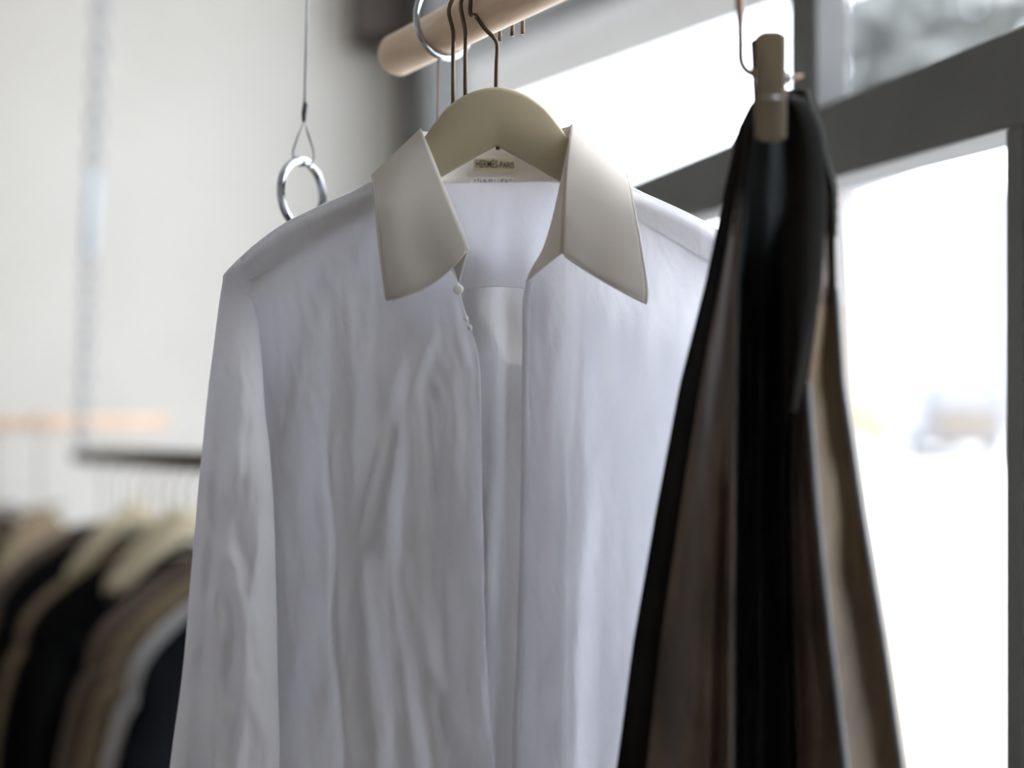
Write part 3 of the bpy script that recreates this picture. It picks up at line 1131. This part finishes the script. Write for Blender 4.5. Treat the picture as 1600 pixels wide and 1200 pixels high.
def clip_leg(name, cx0, cx1, y0, y1, d0, d1, hw, th, m):
    """slightly tapering round-ended leg"""
    G = []
    n = 26
    for j in range(n):
        v = j / (n - 1)
        y = y0 + (y1 - y0) * v
        cx = cx0 + (cx1 - cx0) * v
        e = min(1, math.sqrt(max(0.0, 1 - max(0, (abs(v - .5) - 0.455) / 0.045) ** 2)) * 0.55 + 0.45) if abs(v - .5) > .455 else 1
        d = d0 + (d1 - d0) * v
        row = []
        for i in range(16):
            th_ = 2 * PI * (i + .5) / 16
            c, s = math.cos(th_), math.sin(th_)
            c = math.copysign(abs(c) ** 0.35, c)
            s = math.copysign(abs(s) ** 0.35, s)
            row.append(W(cx + c * hw * e, y, d - s * th))
        G.append(row)
    o = grid_mesh(name, G, m, clip, close_u=True)
    bm = bmesh.new(); bm.from_mesh(o.data)
    bmesh.ops.holes_fill(bm, edges=[e for e in bm.edges if e.is_boundary])
    bmesh.ops.recalc_face_normals(bm, faces=bm.faces[:]); bm.to_mesh(o.data); bm.free()
    return o


clip_leg('front_leg', 1205, 1204, 48, 222, 0.866, 0.868, 25, 0.0042, M_clip)
clip_leg('rear_leg', 1190, 1198, 58, 215, 0.890, 0.905, 19, 0.004, M_velvet_black)
# spring: bright wire band across the front leg, coil between the legs
tube('spring', [W(1190, 152, 0.8605), W(1218, 152, 0.8605)], 0.0010, M_steel, clip, seg=8)
tube('spring_coil', [W(1180, 122, 0.878), W(1236, 122, 0.878)], 0.0042, M_steel, clip, seg=14)
tube('spring_end', [W(1226, 127, 0.872), W(1240, 122, 0.874), W(1254, 118, 0.876)], 0.0011, M_copper, clip, seg=8)
up = Vector((0, 0, 1))
dw = 0.878
hk = RODP(0.40) + Vector((0, 0, RR + 0.0012))
wire = [W(1182, 116, dw), W(1172, 114, dw), W(1164, 108, dw), W(1158, 96, dw), W(1157, 60, dw), W(1155, 0, dw), W(1154, -30, dw)]
wire += [Vector((wire[-1].x * .7 + hk.x * .3, wire[-1].y * .7 + hk.y * .3, hk.z + 0.003)), hk, hk - RP * RR - up * RR, hk - RP * RR * 0.6 - up * RR * 1.9]
tube('wire', wire, 0.0024, M_copper, clip, seg=8, n=70)

# ------------------------------------------------------------------ far left: rack of garments
KA = W(122, 712, 2.87)
KB = W(310, 721, 2.18)
KD = (KB - KA).normalized()
KL = 1.45
KE = KA + KD * KL
o = tube('rack_rod', [KA, KA + KD * 0.4, KE], 0.0145, M_darkrod, seg=16)
meta(o, 'dark stained rack rod hanging on a chain over the jackets', 'rod')
# upright carrying the other end of the rod, behind the shirt
KP = KE - KD * 0.04
po = empty('rack_post', (KP.x, KP.y, 0)); meta(po, 'dark metal post carrying the rack rod behind the shirt', 'post')
tube('upright', [(KP.x, KP.y, 0.02), (KP.x, KP.y, KP.z - 0.011)], 0.011, M_darkrod, po, seg=12)
tube('foot', [(KP.x, KP.y, 0.0), (KP.x, KP.y, 0.022)], 0.13, M_darkrod, po, seg=32)

ch = empty('hanging_chain', KA + KD * 0.03); meta(ch, 'pale zinc chain with turnbuckle holding the dark rack rod', 'chain')
cb = KA + KD * 0.03


def add_link(bm, c, L_, w, r, ang):
    pts = []
    for k in range(16):
        a = 2 * PI * k / 16
        x = math.cos(a) * w
        z = math.sin(a) * w + (L_ - w if math.sin(a) > 0 else -(L_ - w)) * (1 if abs(math.sin(a)) > 0.05 else 0)
        pts.append(c + Vector((math.cos(ang) * x, math.sin(ang) * x, z)))
    add_tube(bm, pts, r, seg=6, closed=True)


def chain_run(name, a, b, L_, w, r, parent):
    bm = bmesh.new()
    n = max(2, int((b - a).length / (2 * L_ - 2.4 * r)))
    for i in range(n):
        add_link(bm, a + (b - a) * ((i + .5) / n), L_, w, r, 0.4 + (i % 2) * PI / 2)
    return from_bm(name, bm, M_chain, parent)


dch = cb.y
p_top = Vector((W(156, 0, dch).x + 0.03, dch, EYE + CE))
pt_a = W(146, 262, dch); pt_b = W(139, 400, dch)
chain_run('upper_chain', p_top, pt_a, 0.024, 0.012, 0.005, ch)
tube('turnbuckle', [pt_a + up * .01, pt_a, pt_a - up * .02, (pt_a + pt_b) / 2, pt_b + up * .02, pt_b, pt_b - up * .01], [.004, .006, .012, .0125, .012, .006, .004], M_zinc, ch, seg=12)
chain_run('lower_chain', pt_b, cb + up * 0.012, 0.018, 0.010, 0.004, ch)


def hang_garment(center, hd, m, label, glabel, drop=0.75, hm=M_hanger, hook_h=0.10, wide=1.0, th=0.017, group='garments on the far rack', hgroup='hangers on the far rack', gname='jacket', gcat='jacket', rodr=0.011, sleeves=True):
    """hanger plus garment; center = top of the rod, hd = horizontal direction of the shoulders"""
    c = Vector(center)
    nd = Vector((-hd.y, hd.x, 0))
    base = c - up * hook_h
    h = empty('clothes_hanger', base); meta(h, label, 'hanger', hgroup)
    r = 0.02
    hc_ = c - up * (r - 0.0015)
    pts = [base - up * 0.004, base + up * (hook_h - 2 * r - 0.012), hc_ - hd * r * 0.7 - up * r * 0.7, hc_ - hd * r]
    for k in range(1, 9):
        a = PI - PI * k / 8
        pts.append(hc_ + hd * math.cos(a) * r + up * math.sin(a) * r)
    pts.append(hc_ + hd * r - up * 0.012)
    tube('hook', pts, 0.0021, M_bronze, h, seg=6)
    # arched board
    G = []
    for i in range(25):
        t = -1 + 2 * i / 24
        x = t * 0.19 * wide
        zt = -0.115 * abs(t) ** 1.35
        hgt = 0.045 - 0.020 * abs(t)
        loop = []
        for (f, k) in ((0, .5), (0.1, 1), (0.9, 1), (1, .5)):
            loop.append(base + hd * x + up * (zt - hgt * f) + nd * 0.006 * k)
        for (f, k) in ((1, .5), (0.9, 1), (0.1, 1), (0, .5)):
            loop.append(base + hd * x + up * (zt - hgt * f) - nd * 0.006 * k)
        G.append(loop)
    bo = grid_mesh('board', G, hm, h, close_u=True)
    bm = bmesh.new(); bm.from_mesh(bo.data)
    bmesh.ops.holes_fill(bm, edges=[e for e in bm.edges if e.is_boundary])
    bmesh.ops.recalc_face_normals(bm, faces=bm.faces[:]); bm.to_mesh(bo.data); bm.free()
    if m is None: return
    g_ = empty(gname, base - up * drop); meta(g_, glabel, gcat, group)
    prof_ = [(0.060, -0.020, .010), (0.075, -0.022, .014), (0.115, -0.045, th), (0.155, -0.072, th), (0.190, -0.105, th), (0.207, -0.135, th), (0.213, -0.18, th), (0.217, -0.3, th), (0.222, -0.5, th), (0.226, -drop, th)]
    pr = by_row([(a * wide, b, c_) for a, b, c_ in prof_], 36)
    G = []
    ph = random.uniform(0, 6)
    for a, b, c_ in pr:
        row = []
        for i in range(36):
            t = 2 * PI * i / 36
            s = math.sin(t)
            ww = a
            rip = 1 + 0.12 * math.sin(5 * t + ph + b * 6) * min(1, -b * 3)
            # shoulders slope: the middle of the ring is higher at the neck
            row.append(base + hd * (math.copysign(abs(math.cos(t)) ** 0.7, math.cos(t)) * ww) + nd * (s * c_ * rip) + up * (b + 0.0))
        G.append(row)
    grid_mesh('body', G, m, g_, close_u=True)
    # collar
    cp = [base + hd * (math.cos(2 * PI * k / 24) * 0.062) + nd * (math.sin(2 * PI * k / 24) * 0.013) + up * (-0.020 + 0.012 * abs(math.sin(PI * k / 24))) for k in range(24)]
    tube('collar', cp, 0.0045, m, g_, seg=8, closed=True)
    if sleeves:
        for sgn in (-1, 1):
            p = [base + hd * sgn * x * wide + up * z - nd * 0.002 for x, z in ((0.172, -0.15), (0.198, -0.21), (0.222, -0.32), (0.230, -0.50), (0.236, -0.66))]
            G = []
            for q, rr in zip(by_row(p, 20), [0.55, 0.75, 0.9] + list(np.linspace(1, .72, 17))):
                G.append([Vector(q) + hd * (math.cos(2 * PI * k / 16) * 0.034 * rr) + nd * (math.sin(2 * PI * k / 16) * (th + 0.003) * rr) for k in range(16)])
            grid_mesh('sleeve', G, m, g_, close_u=True)


HDR = Vector((-KD.y, KD.x, 0)).normalized()
if HDR.x > 0: HDR = -HDR
HDR = -RP
items = [(0.20, M_gbrown, 'taupe jacket at the far end of the rack, by the chain', 0.13),
         (0.33, M_gb, 'black jacket just behind the thin tan jacket', 0.13),
         (0.44, None, None, 0.085),
         (0.50, M_gt, 'tan jacket showing as a thin edge among black ones', 0.15),
         (0.57, M_gb, 'black jacket just in front of the thin tan edge', 0.15),
         (0.63, M_gb, 'black jacket between two black jackets in mid rack', 0.15),
         (0.70, None, None, 0.085),
         (0.77, None, None, 0.085),
         (0.84, M_gblue, 'blue-black jacket just behind the broad taupe jacket', 0.15),
         (0.97, M_gbrown, 'broad taupe jacket in the middle of the rack', 0.125),
         (1.08, M_gt, 'tan jacket just in front of the broad taupe jacket', 0.125),
         (1.18, M_gw, 'pale grey jacket edge behind the nearest black jacket', 0.125),
         (1.25, M_gblue, 'black jacket nearest the white shirt sleeve on the rack', 0.125)]
ordn = ['first', 'second', 'third', 'fourth', 'fifth', 'sixth', 'seventh', 'eighth', 'ninth', 'tenth', 'eleventh', 'twelfth', 'thirteenth']
for k, (t, m, gl, hh_) in enumerate(items):
    c = KA + KD * t + up * 0.0145
    hang_garment(c, HDR, m, ('cream hanger on the dark rack rod, %s from the chain' if m else 'bare cream hanger without jacket, %s from the chain') % ordn[k], gl, hook_h=hh_, wide=1.0 if m else 0.62)

# ------------------------------------------------------------------ pale rail on the far wall with a few hangers
dR = -0.0


def FWp(px, py, off):
    """point on a plane parallel to the far wall, off metres in front of it"""
    d = Vector(((px - 800) / F, 1, (600 - py) / F))
    n = WD
    p0_ = AX + WD * (FAR - off)
    t = (p0_.x * n.x + p0_.y * n.y) / (d.x * n.x + d.y * n.y)
    return Vector((d.x * t, d.y * t, EYE + d.z * t))


ra = FWp(-220, 664, 0.30)
rb = FWp(264, 659, 0.30)
rl = empty('hanging_rail', (ra + rb) / 2); meta(rl, 'pale wooden hanging rail by the far wall at left', 'rail')
tube('rail', [ra, (ra + rb) / 2, rb], 0.0145, M_railwood, rl, seg=18)
for q in (0.12, 0.9):
    p = ra + (rb - ra) * q
    tube('bracket', [p, p + WD * 0.30], 0.006, M_railwood, rl, seg=8)
rdir = (rb - ra).normalized()
hd_w = Vector((-WD.x, -WD.y, 0))
hw = [(62, M_gt, 'cream hanger alone on the pale rail, long curved hook', 'tan shirt on the pale wall rail'),
      (-10, M_gbrown, 'cream hanger at the left frame edge on the pale rail', 'taupe shirt at the left frame edge on the pale rail')]
for px, m, l1, l2 in hw:
    p = FWp(px, 660, 0.30) + up * 0.0145
    hang_garment(p, Vector((-0.55, -0.83, 0)).normalized(), m, l1, l2, hook_h=0.19, group='shirts on the wall rail', hgroup='hangers on the wall rail', gname='shirt', gcat='shirt', wide=0.55, sleeves=False)

# ------------------------------------------------------------------ track spotlight that lights the far wall
sp_pos = Vector((-2.15, 1.3, EYE + 1.12))
tgt = Vector((-0.55, 3.35, EYE + 0.15))
dr = (tgt - sp_pos).normalized()
tl = empty('track_spotlight', sp_pos); meta(tl, 'white track spotlight on the ceiling aimed at the far wall', 'spotlight')
tube('head', [sp_pos - dr * 0.14, sp_pos - dr * 0.13, sp_pos - dr * 0.01], [0.03, 0.045, 0.045], M_wall, tl, seg=20)
tube('stem', [sp_pos - dr * 0.07 + up * 0.03, Vector((sp_pos.x - dr.x * .07, sp_pos.y - dr.y * .07, EYE + CE))], 0.008, M_wall, tl, seg=10)
ld = bpy.data.lights.new('spot_bulb', 'SPOT')
ld.energy = 30
ld.spot_size = math.radians(62)
ld.spot_blend = 0.9
ld.shadow_soft_size = 0.045
ld.color = (1.0, 0.97, 0.92)
lo = bpy.data.objects.new('spot_bulb', ld)
COL.objects.link(lo)
lo.parent = tl
lo.matrix_parent_inverse = Matrix.Translation(-sp_pos)
lo.location = sp_pos + dr * 0.02
lo.rotation_euler = dr.to_track_quat('-Z', 'Y').to_euler()
